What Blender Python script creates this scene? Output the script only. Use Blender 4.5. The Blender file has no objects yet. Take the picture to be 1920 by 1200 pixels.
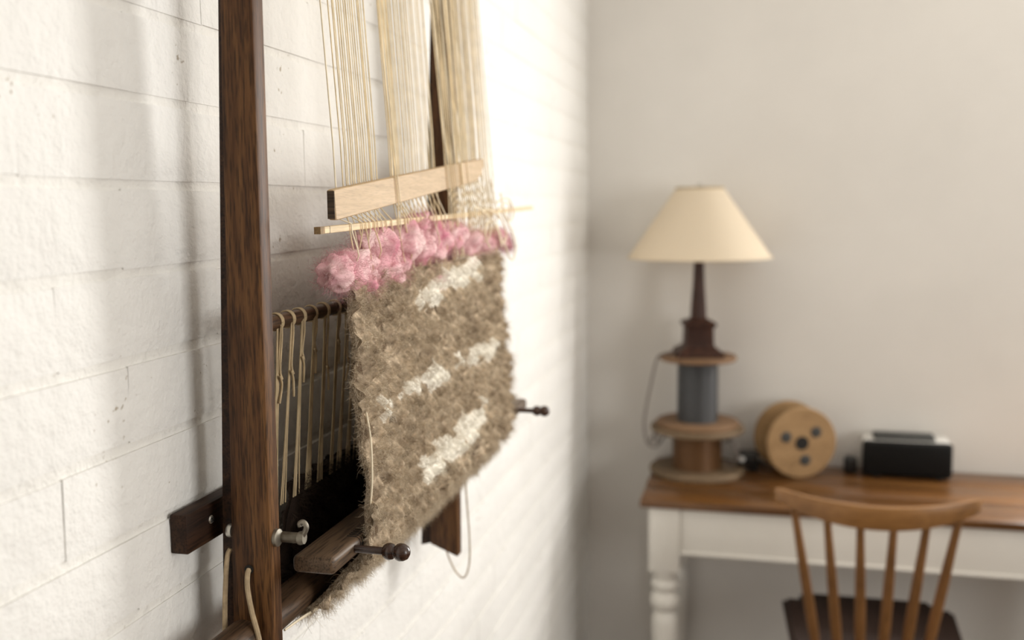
import bpy, bmesh, math, random
import numpy as np
from mathutils import Vector, Matrix

random.seed(7); RNG = np.random.default_rng(7)
scene = bpy.context.scene
COL = scene.collection

# ------------------------------------------------------------------ camera
YAW, PIT, ROLL, FPX = math.radians(14.04), math.radians(6.54), math.radians(-.575), 1867.0
CAM = Vector((.53, 0., 1.54))
fwd = Vector((-math.sin(YAW)*math.cos(PIT), math.cos(YAW)*math.cos(PIT), -math.sin(PIT)))
r0 = Vector((math.cos(YAW), math.sin(YAW), 0)); u0 = r0.cross(fwd)
rgt = r0*math.cos(ROLL) + u0*math.sin(ROLL); upv = rgt.cross(fwd)
cd = bpy.data.cameras.new('camera'); cam = bpy.data.objects.new('camera', cd); COL.objects.link(cam)
cam.matrix_world = Matrix(((rgt.x, upv.x, -fwd.x, CAM.x), (rgt.y, upv.y, -fwd.y, CAM.y),
                           (rgt.z, upv.z, -fwd.z, CAM.z), (0, 0, 0, 1)))
cd.sensor_width = 36; cd.lens = FPX/1920*36; cd.clip_start = .02
cd.dof.use_dof = True; cd.dof.focus_distance = 1.0; cd.dof.aperture_fstop = 3.2
scene.camera = cam

def pixel_of(p):
    v = Vector(p)-CAM; d = v.dot(fwd)
    if d < .05: return None
    return (960+FPX*v.dot(rgt)/d, 600-FPX*v.dot(upv)/d)

# ------------------------------------------------------------------ light
ROOM_X, ROOM_Y0, ROOM_Y1, ROOM_Z = 3.3, -3.6, 3.124, 2.6
# windows: wall ('back' beside the table, 'right' facing the loom), start, end along that wall, z0, z1, watts
WINS = [('back', 1.37, 1.97, .92, 2.25, 59.0), ('right', -.5, .9, .92, 2.25, 44.0)]
w = bpy.data.worlds.new('sky'); scene.world = w; w.use_nodes = True
bg = w.node_tree.nodes['Background']; bg.inputs[0].default_value = (.75, .85, 1, 1); bg.inputs[1].default_value = .6
for side, a0, a1, z0, z1, pw in WINS:
    ld = bpy.data.lights.new('window_daylight', 'AREA'); ld.shape = 'RECTANGLE'; ld.energy = pw; ld.color = (1., .982, .948)
    lo = bpy.data.objects.new('window_daylight', ld); COL.objects.link(lo)
    if side == 'back':
        ld.size = a1-a0-.12; ld.size_y = z1-z0-.12
        lo.location = ((a0+a1)/2, ROOM_Y1+.012, (z0+z1)/2); lo.rotation_euler = (math.radians(-90), 0, 0)
    else:
        ld.size = z1-z0-.12; ld.size_y = a1-a0-.12
        lo.location = (ROOM_X+.012, (a0+a1)/2, (z0+z1)/2); lo.rotation_euler = (0, math.radians(90), 0)
vs = scene.view_settings
vs.view_transform = 'Standard'; vs.look = 'None'; vs.gamma = 1; vs.use_curve_mapping = False; vs.exposure = 0.0

# ------------------------------------------------------------------ helpers
def tag(o, label=None, cat=None, group=None, kind=None):
    if label: o['label'] = label
    if cat: o['category'] = cat
    if group: o['group'] = group
    if kind: o['kind'] = kind
    return o
def empty(name, loc, label, cat, group=None, rot=(0, 0, 0)):
    o = bpy.data.objects.new(name, None); COL.objects.link(o); o.location = loc; o.rotation_euler = rot
    o.empty_display_size = .05
    return tag(o, label, cat, group)
def link(name, me, mat=None, parent=None, loc=None):
    o = bpy.data.objects.new(name, me); COL.objects.link(o)
    if mat: 
        if not me.materials: me.materials.append(mat)
    if parent:
        o.parent = parent
    if loc: o.location = loc
    return o
def mesh_from_bm(bm, name, smooth=None):
    """smooth: angle in degrees under which edges are shaded smooth"""
    bmesh.ops.recalc_face_normals(bm, faces=bm.faces)
    me = bpy.data.meshes.new(name); bm.to_mesh(me); bm.free()
    if smooth:
        me.shade_smooth()
        try: me.set_sharp_from_angle(angle=math.radians(smooth))
        except Exception: pass
    return me
class MB:
    """collects shapes in world space; build() links one mesh whose origin is the parent's origin"""
    def __init__(s): s.bm = bmesh.new()
    def add(s, bm2):
        me = bpy.data.meshes.new('t'); bm2.to_mesh(me); bm2.free(); s.bm.from_mesh(me); bpy.data.meshes.remove(me)
    def box(s, lo, hi, bev=.0, seg=2, mat=None):
        b = bmesh.new(); bmesh.ops.create_cube(b, size=1)
        lo = Vector(lo); hi = Vector(hi)
        for v in b.verts: v.co = Vector([lo[i]+(v.co[i]+.5)*(hi[i]-lo[i]) for i in range(3)])
        if bev > 0: bmesh.ops.bevel(b, geom=list(b.edges), offset=bev, segments=seg, profile=.5, affect='EDGES')
        if mat is not None: bmesh.ops.transform(b, matrix=mat, verts=b.verts)
        s.add(b); return s
    def hexa(s, pts, bev=0., seg=2):
        """8 corner points: bottom ring of four, top ring of four"""
        b = bmesh.new(); v = [b.verts.new(p) for p in pts]
        for f in ((0, 1, 2, 3), (7, 6, 5, 4), (0, 4, 5, 1), (1, 5, 6, 2), (2, 6, 7, 3), (3, 7, 4, 0)): b.faces.new([v[i] for i in f])
        bmesh.ops.recalc_face_normals(b, faces=b.faces)
        if bev > 0: bmesh.ops.bevel(b, geom=list(b.edges), offset=bev, segments=seg, profile=.5, affect='EDGES')
        s.add(b); return s
    def lathe(s, prof, centre=(0, 0, 0), seg=32, mat=None, close=True):
        b = bmesh.new(); rings = []
        for r, z in prof:
            rings.append([b.verts.new((r*math.cos(2*math.pi*i/seg), r*math.sin(2*math.pi*i/seg), z)) for i in range(seg)] if r > 1e-6 else [b.verts.new((0, 0, z))])
        for a, c in zip(rings, rings[1:]):
            for i in range(seg):
                j = (i+1) % seg
                if len(a) == 1 and len(c) == 1: continue
                if len(a) == 1: b.faces.new((a[0], c[j], c[i]))
                elif len(c) == 1: b.faces.new((a[i], a[j], c[0]))
                else: b.faces.new((a[i], a[j], c[j], c[i]))
        if close:
            if len(rings[0]) > 1: b.faces.new(rings[0][::-1])
            if len(rings[-1]) > 1: b.faces.new(rings[-1])
        M = Matrix.Translation(centre)
        if mat is not None: M = M @ mat
        bmesh.ops.transform(b, matrix=M, verts=b.verts); s.add(b); return s
    def tube(s, pts, rad, seg=8, cap=True):
        pts = [Vector(p) for p in pts]; n = len(pts)
        rads = rad if isinstance(rad, (list, tuple)) else [rad]*n
        b = bmesh.new(); rings = []; prev = None
        for i, p in enumerate(pts):
            t = (pts[min(i+1, n-1)]-pts[max(i-1, 0)]).normalized()
            if prev is None:
                a = Vector((0, 0, 1)) if abs(t.z) < .9 else Vector((1, 0, 0))
                nn = t.cross(a).normalized()
            else:
                nn = (prev-t*prev.dot(t)); nn = nn.normalized() if nn.length > 1e-6 else t.orthogonal().normalized()
            prev = nn; bb = t.cross(nn)
            rings.append([b.verts.new(p+(nn*math.cos(2*math.pi*k/seg)+bb*math.sin(2*math.pi*k/seg))*rads[i]) for k in range(seg)])
        for a, c in zip(rings, rings[1:]):
            for k in range(seg): b.faces.new((a[k], a[(k+1) % seg], c[(k+1) % seg], c[k]))
        if cap: b.faces.new(rings[0][::-1]); b.faces.new(rings[-1])
        s.add(b); return s
    def build(s, name, mat, parent=None, smooth=40):
        if parent is not None:
            M = parent.matrix_basis.copy()
            q = parent
            while q.parent is not None: q = q.parent; M = q.matrix_basis @ M
            bmesh.ops.transform(s.bm, matrix=M.inverted(), verts=s.bm.verts)
        me = mesh_from_bm(s.bm, name, smooth); return link(name, me, mat, parent)
def spline(pts, n=8):
    """Catmull-Rom through pts"""
    P = [Vector(p) for p in pts]; P = [P[0]*2-P[1]]+P+[P[-1]*2-P[-2]]; out = []
    for i in range(1, len(P)-2):
        for k in range(n):
            t = k/n
            out.append(.5*((2*P[i])+(P[i+1]-P[i-1])*t+(2*P[i-1]-5*P[i]+4*P[i+1]-P[i+2])*t*t+(3*P[i]-P[i-1]-3*P[i+1]+P[i+2])*t**3))
    out.append(P[-2]); return out

# ------------------------------------------------------------------ materials
def new_mat(name):
    m = bpy.data.materials.new(name); m.use_nodes = True; nt = m.node_tree
    return m, nt, nt.nodes['Principled BSDF']
def N(nt, t, **kw):
    n = nt.nodes.new(t)
    for k, v in kw.items():
        if k in n.inputs: n.inputs[k].default_value = v
        else: setattr(n, k, v)
    return n
def ramp(nt, fac, stops):
    r = nt.nodes.new('ShaderNodeValToRGB'); e = r.color_ramp.elements
    while len(e) < len(stops): e.new(.5)
    for el, (p, c) in zip(e, stops): el.position = p; el.color = (*c, 1) if len(c) == 3 else c
    nt.links.new(fac, r.inputs[0]); return r
def bump(nt, bsdf, fac, strength, dist, prev=None):
    b = N(nt, 'ShaderNodeBump', Strength=strength, Distance=dist); nt.links.new(fac, b.inputs['Height'])
    if prev is not None: nt.links.new(prev.outputs[0], b.inputs['Normal'])
    nt.links.new(b.outputs[0], bsdf.inputs['Normal']); return b
def coords(nt, scale=(1, 1, 1), rot=(0, 0, 0)):
    c = nt.nodes.new('ShaderNodeTexCoord'); mp = N(nt, 'ShaderNodeMapping'); mp.inputs['Scale'].default_value = scale
    mp.inputs['Rotation'].default_value = rot
    nt.links.new(c.outputs['Object'], mp.inputs[0]); return mp.outputs[0]
def simple(name, col, rough=.5, metal=0., var=.12, nscale=30, bmp=.0, spec=.5):
    m, nt, b = new_mat(name); b.inputs['Roughness'].default_value = rough; b.inputs['Metallic'].default_value = metal
    b.inputs['Specular IOR Level'].default_value = spec
    n = N(nt, 'ShaderNodeTexNoise', Scale=nscale, Detail=4.); nt.links.new(coords(nt), n.inputs[0])
    r = ramp(nt, n.outputs[0], [(.3, [c*(1-var) for c in col]), (.7, [min(1, c*(1+var)) for c in col])])
    nt.links.new(r.outputs[0], b.inputs['Base Color'])
    if bmp: bump(nt, b, n.outputs[0], bmp, .002)
    return m
def wood(name, dark, mid, light, axis=2, scale=1., rough=.45, pores=.6, spec=.4):
    m, nt, b = new_mat(name)
    sc = [55*scale]*3; sc[axis] = 3.2*scale
    n = N(nt, 'ShaderNodeTexNoise', Scale=1., Detail=6., Roughness=.62, Distortion=.7); nt.links.new(coords(nt, sc), n.inputs[0])
    r = ramp(nt, n.outputs[0], [(.28, dark), (.5, mid), (.74, light)])
    sc2 = [420*scale]*3; sc2[axis] = 26*scale
    n2 = N(nt, 'ShaderNodeTexNoise', Scale=1., Detail=2.); nt.links.new(coords(nt, sc2), n2.inputs[0])
    r2 = ramp(nt, n2.outputs[0], [(.36, (1-pores,)*3), (.52, (1, 1, 1))])
    mx = nt.nodes.new('ShaderNodeMixRGB'); mx.blend_type = 'MULTIPLY'; mx.inputs[0].default_value = 1
    nt.links.new(r.outputs[0], mx.inputs[1]); nt.links.new(r2.outputs[0], mx.inputs[2])
    nt.links.new(mx.outputs[0], b.inputs['Base Color'])
    b.inputs['Roughness'].default_value = rough; b.inputs['Specular IOR Level'].default_value = spec
    bump(nt, b, n2.outputs[0], .25, .0006)
    return m
def fibre(name, stops, rough=.9, trans=0.):
    m, nt, b = new_mat(name); g = N(nt, 'ShaderNodeAttribute', attribute_name='tone')
    r = ramp(nt, g.outputs['Fac'], stops); nt.links.new(r.outputs[0], b.inputs['Base Color'])
    b.inputs['Roughness'].default_value = rough; b.inputs['Specular IOR Level'].default_value = .15
    if trans:
        t = nt.nodes.new('ShaderNodeBsdfTranslucent'); nt.links.new(r.outputs[0], t.inputs[0])
        mx = nt.nodes.new('ShaderNodeMixShader'); mx.inputs[0].default_value = trans
        nt.links.new(b.outputs[0], mx.inputs[1]); nt.links.new(t.outputs[0], mx.inputs[2])
        nt.links.new(mx.outputs[0], nt.nodes['Material Output'].inputs[0])
    return m
def wall_paint(name, col, big=.5, fine=.5, specks=True):
    m, nt, b = new_mat(name); b.inputs['Roughness'].default_value = .62; b.inputs['Specular IOR Level'].default_value = .25
    g = nt.nodes.new('ShaderNodeNewGeometry')
    n1 = N(nt, 'ShaderNodeTexNoise', Scale=5., Detail=3.); n2 = N(nt, 'ShaderNodeTexNoise', Scale=38., Detail=5., Roughness=.6)
    n3 = N(nt, 'ShaderNodeTexNoise', Scale=210., Detail=3.)
    for n in (n1, n2, n3): nt.links.new(g.outputs['Position'], n.inputs[0])
    r = ramp(nt, n1.outputs[0], [(.35, [c*.965 for c in col]), (.65, col)])
    out = r.outputs[0]
    if specks:
        n4 = N(nt, 'ShaderNodeTexNoise', Scale=120., Detail=2.); nt.links.new(g.outputs['Position'], n4.inputs[0])
        n5 = N(nt, 'ShaderNodeTexNoise', Scale=9., Detail=2.); nt.links.new(g.outputs['Position'], n5.inputs[0])
        mu = N(nt, 'ShaderNodeMath', operation='MULTIPLY'); nt.links.new(n4.outputs[0], mu.inputs[0]); nt.links.new(n5.outputs[0], mu.inputs[1])
        rs = ramp(nt, mu.outputs[0], [(.43, (0, 0, 0)), (.475, (1, 1, 1))])
        mx = nt.nodes.new('ShaderNodeMixRGB'); nt.links.new(rs.outputs[0], mx.inputs[0]); nt.links.new(out, mx.inputs[1])
        mx.inputs[2].default_value = (.42, .36, .28, 1); out = mx.outputs[0]
    nt.links.new(out, b.inputs['Base Color'])
    p = bump(nt, b, n2.outputs[0], big, .006); bump(nt, b, n3.outputs[0], fine, .0012, p)
    return m

M_BRICK = wall_paint('painted_brick', (.86, .845, .81), .7, .55)
M_MORTAR = wall_paint('painted_mortar', (.855, .835, .79), .95, .7)
M_PLASTER = wall_paint('painted_plaster', (.80, .77, .725), .12, .15, specks=False)
M_CEIL = simple('ceiling_paint', (.82, .80, .76), .8, var=.02, nscale=4)
M_FLOOR = wood('floor_boards', (.05, .026, .014), (.11, .06, .03), (.17, .1, .055), axis=1, scale=.35, rough=.35)
M_FRAMEW = simple('white_gloss_paint', (.80, .77, .71), .32, var=.03, nscale=8)
M_GLASS, _nt, _b = new_mat('window_glass'); _b.inputs['Transmission Weight'].default_value = 1; _b.inputs['Roughness'].default_value = 0; _b.inputs['Base Color'].default_value = (.95, .98, .97, 1)
M_JARRAH = wood('dark_jarrah', (.032, .0115, .004), (.108, .046, .0155), (.215, .102, .035), axis=2, scale=1.7, rough=.5, spec=.25)
M_JARRAH_Y = wood('dark_jarrah_long', (.014, .006, .003), (.036, .015, .007), (.075, .034, .014), axis=1, rough=.55, spec=.25)
M_STICK = wood('worn_brown_wood', (.065, .038, .020), (.125, .077, .043), (.20, .13, .078), axis=1, rough=.5)
M_BEAM = wood('beam_wood', (.045, .024, .012), (.09, .05, .026), (.145, .085, .046), axis=1, rough=.45)
M_PEG = wood('turned_peg_wood', (.025, .011, .007), (.055, .024, .014), (.10, .045, .024), axis=0, rough=.25, spec=.6)
M_ROD = wood('dark_rod_wood', (.05, .025, .013), (.10, .052, .027), (.16, .09, .05), axis=1, rough=.45)
M_BOARD = wood('pale_beech', (.43, .295, .155), (.53, .37, .205), (.60, .43, .255), axis=1, scale=2.2, rough=.55, pores=.16)
M_BOARDEND = wood('dark_end_grain', (.05, .032, .02), (.09, .06, .038), (.14, .095, .06), axis=0, rough=.7)
M_PINE = wood('pale_pine', (.66, .47, .255), (.78, .60, .36), (.86, .69, .45), axis=1, rough=.6, pores=.22)
M_THREAD = simple('cotton_thread', (.80, .65, .42), .85, var=.16, nscale=55, spec=.2)
M_THREAD2 = simple('cotton_thread_light', (.90, .79, .59), .85, var=.1, nscale=55, spec=.2)
M_DIMTHREAD = simple('shaded_thread', (.50, .385, .235), .9, var=.2, nscale=55, spec=.15)  # darker copy of the cotton thread, painting in the shade behind the rug
M_TIP = simple('stained_wood_tip', (.27, .17, .075), .7, var=.3, nscale=400)
M_TWINE = simple('natural_twine', (.46, .35, .22), .9, var=.2, nscale=140, bmp=.6, spec=.2)
M_STEEL = simple('galvanised_steel', (.62, .60, .54), .42, 1., var=.12, nscale=160)
M_AGED = simple('aged_zinc', (.26, .235, .19), .5, .8, var=.2, nscale=160)
M_STEELD = simple('dark_steel', (.16, .14, .11), .45, 1., var=.2, nscale=160)
M_DARKIN = simple('dark_slot', (.01, .008, .006), .8)
WOOL = [(0, (.17, .115, .066)), (.25, (.40, .30, .20)), (.5, (.62, .50, .355)), (.8, (.78, .665, .50)), (1, (.88, .78, .62))]
M_WOOL = fibre('brown_grey_fleece', WOOL, trans=.25)
M_WEAVE = simple('woven_wool_ground', (.55, .44, .315), .95, var=.42, nscale=150, bmp=.9, spec=.1)
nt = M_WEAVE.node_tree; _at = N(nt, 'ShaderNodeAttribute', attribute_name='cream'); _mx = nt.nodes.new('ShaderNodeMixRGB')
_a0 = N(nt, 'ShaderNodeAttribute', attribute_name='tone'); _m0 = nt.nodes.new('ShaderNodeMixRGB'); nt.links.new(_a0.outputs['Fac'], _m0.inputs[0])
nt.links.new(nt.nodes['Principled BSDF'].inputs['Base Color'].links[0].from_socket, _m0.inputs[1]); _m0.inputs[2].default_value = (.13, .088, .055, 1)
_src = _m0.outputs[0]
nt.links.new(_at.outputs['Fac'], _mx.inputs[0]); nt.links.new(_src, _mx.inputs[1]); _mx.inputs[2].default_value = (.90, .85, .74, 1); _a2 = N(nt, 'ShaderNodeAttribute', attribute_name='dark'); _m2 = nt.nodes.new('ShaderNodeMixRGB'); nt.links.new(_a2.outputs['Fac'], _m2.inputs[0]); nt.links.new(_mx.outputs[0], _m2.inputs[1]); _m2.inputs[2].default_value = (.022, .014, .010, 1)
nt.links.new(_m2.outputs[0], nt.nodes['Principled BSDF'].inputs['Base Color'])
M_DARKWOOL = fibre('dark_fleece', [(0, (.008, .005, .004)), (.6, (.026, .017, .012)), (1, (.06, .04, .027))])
M_CREAM = fibre('cream_fleece', [(0, (.60, .52, .39)), (.5, (.80, .74, .62)), (1, (.92, .88, .78))], trans=.25)
M_PINKF = fibre('pink_fibres', [(0, (.66, .26, .33)), (.3, (.80, .46, .50)), (.7, (.88, .64, .64)), (1, (.92, .76, .73))], trans=.4)
M_PINK, nt, b = new_mat('pink_roving'); b.inputs['Roughness'].default_value = .95; b.inputs['Specular IOR Level'].default_value = .1
n = N(nt, 'ShaderNodeTexNoise', Scale=24., Detail=4., Roughness=.55, Distortion=.5); nt.links.new(coords(nt), n.inputs[0])
r = ramp(nt, n.outputs[0], [(.27, (.60, .16, .25)), (.40, (.76, .38, .43)), (.56, (.86, .59, .59)), (.75, (.90, .71, .68))]); nt.links.new(r.outputs[0], b.inputs['Base Color'])
n = N(nt, 'ShaderNodeTexNoise', Scale=260., Detail=4.); nt.links.new(coords(nt), n.inputs[0]); bump(nt, b, n.outputs[0], .5, .001)
M_TABLE = wood('varnished_table_wood', (.06, .023, .006), (.13, .054, .014), (.21, .094, .026), axis=0, scale=.5, rough=.28, pores=.25, spec=.5)
M_CHAIR = wood('honey_chair_wood', (.18, .083, .025), (.26, .123, .039), (.34, .168, .057), axis=0, scale=.6, rough=.35, pores=.15)
M_CHAIRV = wood('honey_spindle_wood', (.14, .062, .02), (.20, .092, .03), (.27, .125, .043), axis=2, scale=.6, rough=.4, pores=.15)
M_SEAT = simple('dark_brown_leather', (.030, .016, .012), .5, var=.2, nscale=60)
M_PLY = wood('spool_plywood', (.27, .16, .068), (.36, .22, .10), (.43, .275, .135), axis=0, scale=.5, rough=.6, pores=.12)
M_PLYD = wood('spool_dark_board', (.13, .088, .048), (.19, .13, .075), (.26, .18, .108), axis=0, scale=.5, rough=.65, pores=.15)
M_FIBREB = wood('spool_red_board', (.17, .095, .048), (.24, .138, .072), (.30, .18, .10), axis=0, scale=.5, rough=.65, pores=.12)
def wire_mat(name, col, pitch, metal=.6, rough=.4):
    m, nt, b = new_mat(name); w_ = N(nt, 'ShaderNodeTexWave', Scale=1/pitch, Distortion=.4); w_.bands_direction = 'Z'
    nt.links.new(coords(nt), w_.inputs[0]); r = ramp(nt, w_.outputs[0], [(0, [c*.45 for c in col]), (1, col)])
    nt.links.new(r.outputs[0], b.inputs['Base Color']); b.inputs['Metallic'].default_value = metal; b.inputs['Roughness'].default_value = rough
    bump(nt, b, w_.outputs[0], .5, .002); return m
M_GREYWIRE = wire_mat('grey_wire', (.085, .088, .094), .02, .2)
M_COPPER = wire_mat('copper_wire', (.20, .095, .034), .02, .35)
M_CORE = wire_mat('shaded_core', (.09, .045, .018), .02, .0, .7)  # darker copy of the copper wire, shade between the flanges put into its colour
M_SHADE, nt, b = new_mat('cream_shade_fabric'); b.inputs['Base Color'].default_value = (.90, .80, .64, 1); b.inputs['Roughness'].default_value = .9
t = nt.nodes.new('ShaderNodeBsdfTranslucent'); t.inputs[0].default_value = (.90, .78, .60, 1); mx = nt.nodes.new('ShaderNodeMixShader'); mx.inputs[0].default_value = .35
nt.links.new(b.outputs[0], mx.inputs[1]); nt.links.new(t.outputs[0], mx.inputs[2]); nt.links.new(mx.outputs[0], nt.nodes['Material Output'].inputs[0])
n = N(nt, 'ShaderNodeTexNoise', Scale=300., Detail=2.); nt.links.new(coords(nt), n.inputs[0]); bump(nt, b, n.outputs[0], .3, .001)
M_TRIM = simple('shade_trim', (.42, .31, .16), .7)
M_LAMPW = wood('lamp_dark_wood', (.030, .013, .009), (.058, .026, .018), (.095, .042, .026), axis=2, scale=.7, rough=.5, spec=.25)
M_BLACK = simple('black_plastic', (.006, .006, .006), .35, var=.1)
M_BLACKG = simple('black_gloss_front', (.004, .004, .004), .5, var=.1, spec=.2)
M_SILVER = simple('silver_plastic', (.62, .60, .56), .4, var=.05)
M_GREYCORD = simple('grey_cable', (.20, .17, .15), .6)
M_DARKGREY = simple('dark_grey_plug', (.045, .045, .042), .7)
M_SOLE = simple('white_bulb_glint', (.75, .74, .70), .3)  # white of the lamp bulb, also the painted highlight on the adaptor

# ------------------------------------------------------------------ room shell
def struct(name, mb, mat, label=None, parent=None, smooth=30):
    o = mb.build(name, mat, parent, smooth)
    if parent is None: tag(o, label, None, None, 'structure')
    return o
MORT = -.0024
BH, BZ0, BL = .0758, 1.258, .238                          # course height, one bed joint, brick module
wl = struct('wall_left', MB().box((-.12, ROOM_Y0-.1, -.1), (MORT, ROOM_Y1+.1, ROOM_Z+.1)), M_MORTAR, 'white painted brick wall that carries the loom')
def wbox(f, side, a0, a1, d0, d1, z0, z1, bv=0):            # a along the wall, d outwards from its room face
    if side == 'back': return f.box((a0, ROOM_Y1+d0, z0), (a1, ROOM_Y1+d1, z1), bv)
    return f.box((ROOM_X+d0, a0, z0), (ROOM_X+d1, a1, z1), bv)
def holed_wall(side, s0, s1):
    m_ = MB(); _, a0, a1, z0, z1, _p = [t for t in WINS if t[0] == side][0]
    for p in ((s0, a0, -.1, ROOM_Z+.1), (a1, s1, -.1, ROOM_Z+.1), (a0, a1, -.1, z0), (a0, a1, z1, ROOM_Z+.1)): wbox(m_, side, p[0], p[1], 0, .12, p[2], p[3])
    return m_
struct('wall_back', holed_wall('back', -.12, ROOM_X+.12), M_PLASTER, 'smooth off-white plaster wall behind the table')
struct('wall_right', holed_wall('right', ROOM_Y0-.1, ROOM_Y1+.1), M_PLASTER, 'off-white wall with a window facing the loom')
struct('wall_rear', MB().box((-.12, ROOM_Y0-.12, -.1), (ROOM_X+.12, ROOM_Y0, ROOM_Z+.1)), M_PLASTER, 'plain off-white wall opposite the table')
struct('floor', MB().box((-.12, ROOM_Y0-.1, -.1), (ROOM_X+.12, ROOM_Y1+.1, 0)), M_FLOOR, 'dark wooden floor of the room')
struct('ceiling', MB().box((-.12, ROOM_Y0-.1, ROOM_Z), (ROOM_X+.12, ROOM_Y1+.1, ROOM_Z+.1)), M_CEIL, 'plain pale ceiling')
for k, (side, a0, a1, z0, z1, _) in enumerate(WINS):
    f = MB(); t = .045; am = (a0+a1)/2
    for p in ((a0, a0+t, z0, z1), (a1-t, a1, z0, z1), (a0+t, a1-t, z1-t, z1), (a0+t, a1-t, z0, z0+t)): wbox(f, side, p[0], p[1], .05, .1, p[2], p[3])
    wbox(f, side, am-.015, am+.015, .055, .095, z0+t, z1-t)
    wo = struct('window_%d' % (k+1), f, M_FRAMEW, 'white framed window in the wall %s' % ('beside the table' if side == 'back' else 'facing the loom'))
    for p, q in ((a0+t, am-.015), (am+.015, a1-t)): wbox(MB(), side, p, q, .07, .075, z0+t, z1-t).build('pane', M_GLASS, wo)
    wbox(MB(), side, a0-.03, a1+.03, -.03, .1, z0-.025, z0, .004).build('window_sill', M_FRAMEW, wo)

# bricks: those the camera sees are objects, the rest of the wall is one piece
def brick_mesh(seed, length):
    rg = random.Random(seed); hy, hz = length/2+.0006, BH/2-.0044
    bm = bmesh.new()
    def ring(x, iy, iz, j): return [bm.verts.new((x+rg.uniform(-1, 1)*j*.25, sy*(hy-iy)+rg.uniform(-1, 1)*j, sz*(hz-iz)+rg.uniform(-1, 1)*j)) for sy, sz in ((-1, -1), (1, -1), (1, 1), (-1, 1))]
    a = ring(MORT-.004, 0, 0, 0); b_ = ring(-.0009, .0, .0, .0016); c = ring(0, .013, .006, .0026)
    for p, q in ((a, b_), (b_, c)):
        for i in range(4): bm.faces.new((p[i], p[(i+1) % 4], q[(i+1) % 4], q[i]))
    bm.faces.new(c); bm.faces.new(a[::-1])
    return mesh_from_bm(bm, 'brick', 60)
variants = [brick_mesh(i, BL) for i in range(8)]
for v in variants: v.materials.append(M_BRICK)
far = bmesh.new(); brick_n = 0
k0 = math.floor((0-BZ0)/BH)+1; k1 = math.floor((ROOM_Z-BZ0)/BH)
for k in range(k0, k1):
    zc = BZ0+(k+.5)*BH; ph = .642 + (BL/2 if k % 2 else 0) + random.Random(k).uniform(-.02, .02)
    j0 = math.ceil((ROOM_Y0-ph)/BL); j1 = math.floor((ROOM_Y1-ph)/BL)
    for j in range(j0, j1+1):
        ya = ph+j*BL; yb = min(ya+BL, ROOM_Y1+.004)
        if yb-ya < .03: continue
        rg = random.Random(k*1000+j); dx = rg.uniform(-.0006, .0008)
        vis = False
        for yy in (ya, (ya+yb)/2, yb):
            for zz in (zc-BH/2, zc+BH/2):
                p = pixel_of((0, yy, zz))
                if p and -10 < p[0] < 1930 and -10 < p[1] < 1210: vis = True
        me = variants[rg.randrange(8)]; sy = (yb-ya)/BL
        if vis and brick_n < 300:
            o = bpy.data.objects.new('brick', me); COL.objects.link(o); o.parent = wl
            o.location = (dx, (ya+yb)/2, zc); o.scale = (1, sy, 1); brick_n += 1
        else:
            t0 = bmesh.new(); t0.from_mesh(me); bmesh.ops.transform(t0, matrix=Matrix.Translation((dx, (ya+yb)/2, zc)) @ Matrix.Diagonal((1, sy, 1, 1)), verts=t0.verts)
            tm = bpy.data.meshes.new('t'); t0.to_mesh(tm); t0.free(); far.from_mesh(tm); bpy.data.meshes.remove(tm)
o = link('brickwork', mesh_from_bm(far, 'brickwork', 60), M_BRICK, wl); tag(o, kind='stuff')

# ------------------------------------------------------------------ loom frame
XS = lambda z: .136-.07*(z-1.205)                         # the tilted plane of the warp: x as a function of z
Y_L, Y_R = .955, 1.555                                    # warp from y to y
ZT = 2.32
loom = empty('wall_loom', (.03, .83, .98), 'dark brown wooden tapestry loom frame fixed to the white brick wall', 'loom')
def upright(ya, yb, zb_left, zb_right):
    def xa(z): return .042+.0115*(z-1.231)/.496               # wall side edge of the front piece
    def xb(z): return .083+.003*(z-1.231)/.49
    def xc(z): return .015+.025*(z-1.225)/.505
    up = MB().hexa([(xa(zb_left), ya, zb_left), (xb(zb_right), ya, zb_right), (xb(zb_right), yb, zb_right), (xa(zb_left), yb, zb_left),
                    (xa(ZT), ya, ZT), (xb(ZT), ya, ZT), (xb(ZT), yb, ZT), (xa(ZT), yb, ZT)], .0022).build('upright', M_JARRAH, loom)
    zs = zb_left
    MB().hexa([(max(.0185, xc(zs)) if zs > 1.2 else .0185-.0*zs, ya+.009, zs-.006), (xa(zs)+.004, ya+.009, zs), (xa(zs)+.004, yb+.006, zs), (.0185, yb+.006, zs-.006),
               (xc(ZT), ya+.009, ZT), (xa(ZT)+.004, ya+.009, ZT), (xa(ZT)+.004, yb+.006, ZT), (xc(ZT), yb+.006, ZT)], .0015).build('backing_strip', M_JARRAH_Y, up)
    return up
up1 = upright(.832, .853, 1.0, .985)
up2 = upright(1.43, 1.452, 1.016, .998)
MB().box((0.0004, .795, 1.110), (.0185, .90, 1.148), .002).box((0.0004, .797, 1.112), (.004, .899, 1.146)).build('wall_batten', M_JARRAH_Y, loom)
for o in loom.children:
    if o.name.startswith('wall_batten'): o.location.z += .11                    # measured with the camera at 1.43
MB().box((0.0004, 1.40, 1.18), (.0185, 1.50, 1.22), .002).build('wall_batten', M_JARRAH_Y, loom)
for ya, yb in ((.79, .90), (1.39, 1.50)): MB().box((.0004, ya, 2.18), (.043, yb, 2.22), .002).build('wall_block', M_JARRAH_Y, loom)
MB().tube([(.07, .76, 2.29), (.07, 1.62, 2.29)], .019, 20).build('top_beam', M_BEAM, loom)
BMX, BMZ, BMR = .052, 1.127, .0185
wb = MB().tube([(BMX, .742, BMZ), (BMX, .746, BMZ), (BMX, 1.1, BMZ), (BMX, 1.66, BMZ)], [BMR*.9, BMR, BMR, BMR], 28).build('cloth_beam', M_BEAM, loom)
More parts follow.
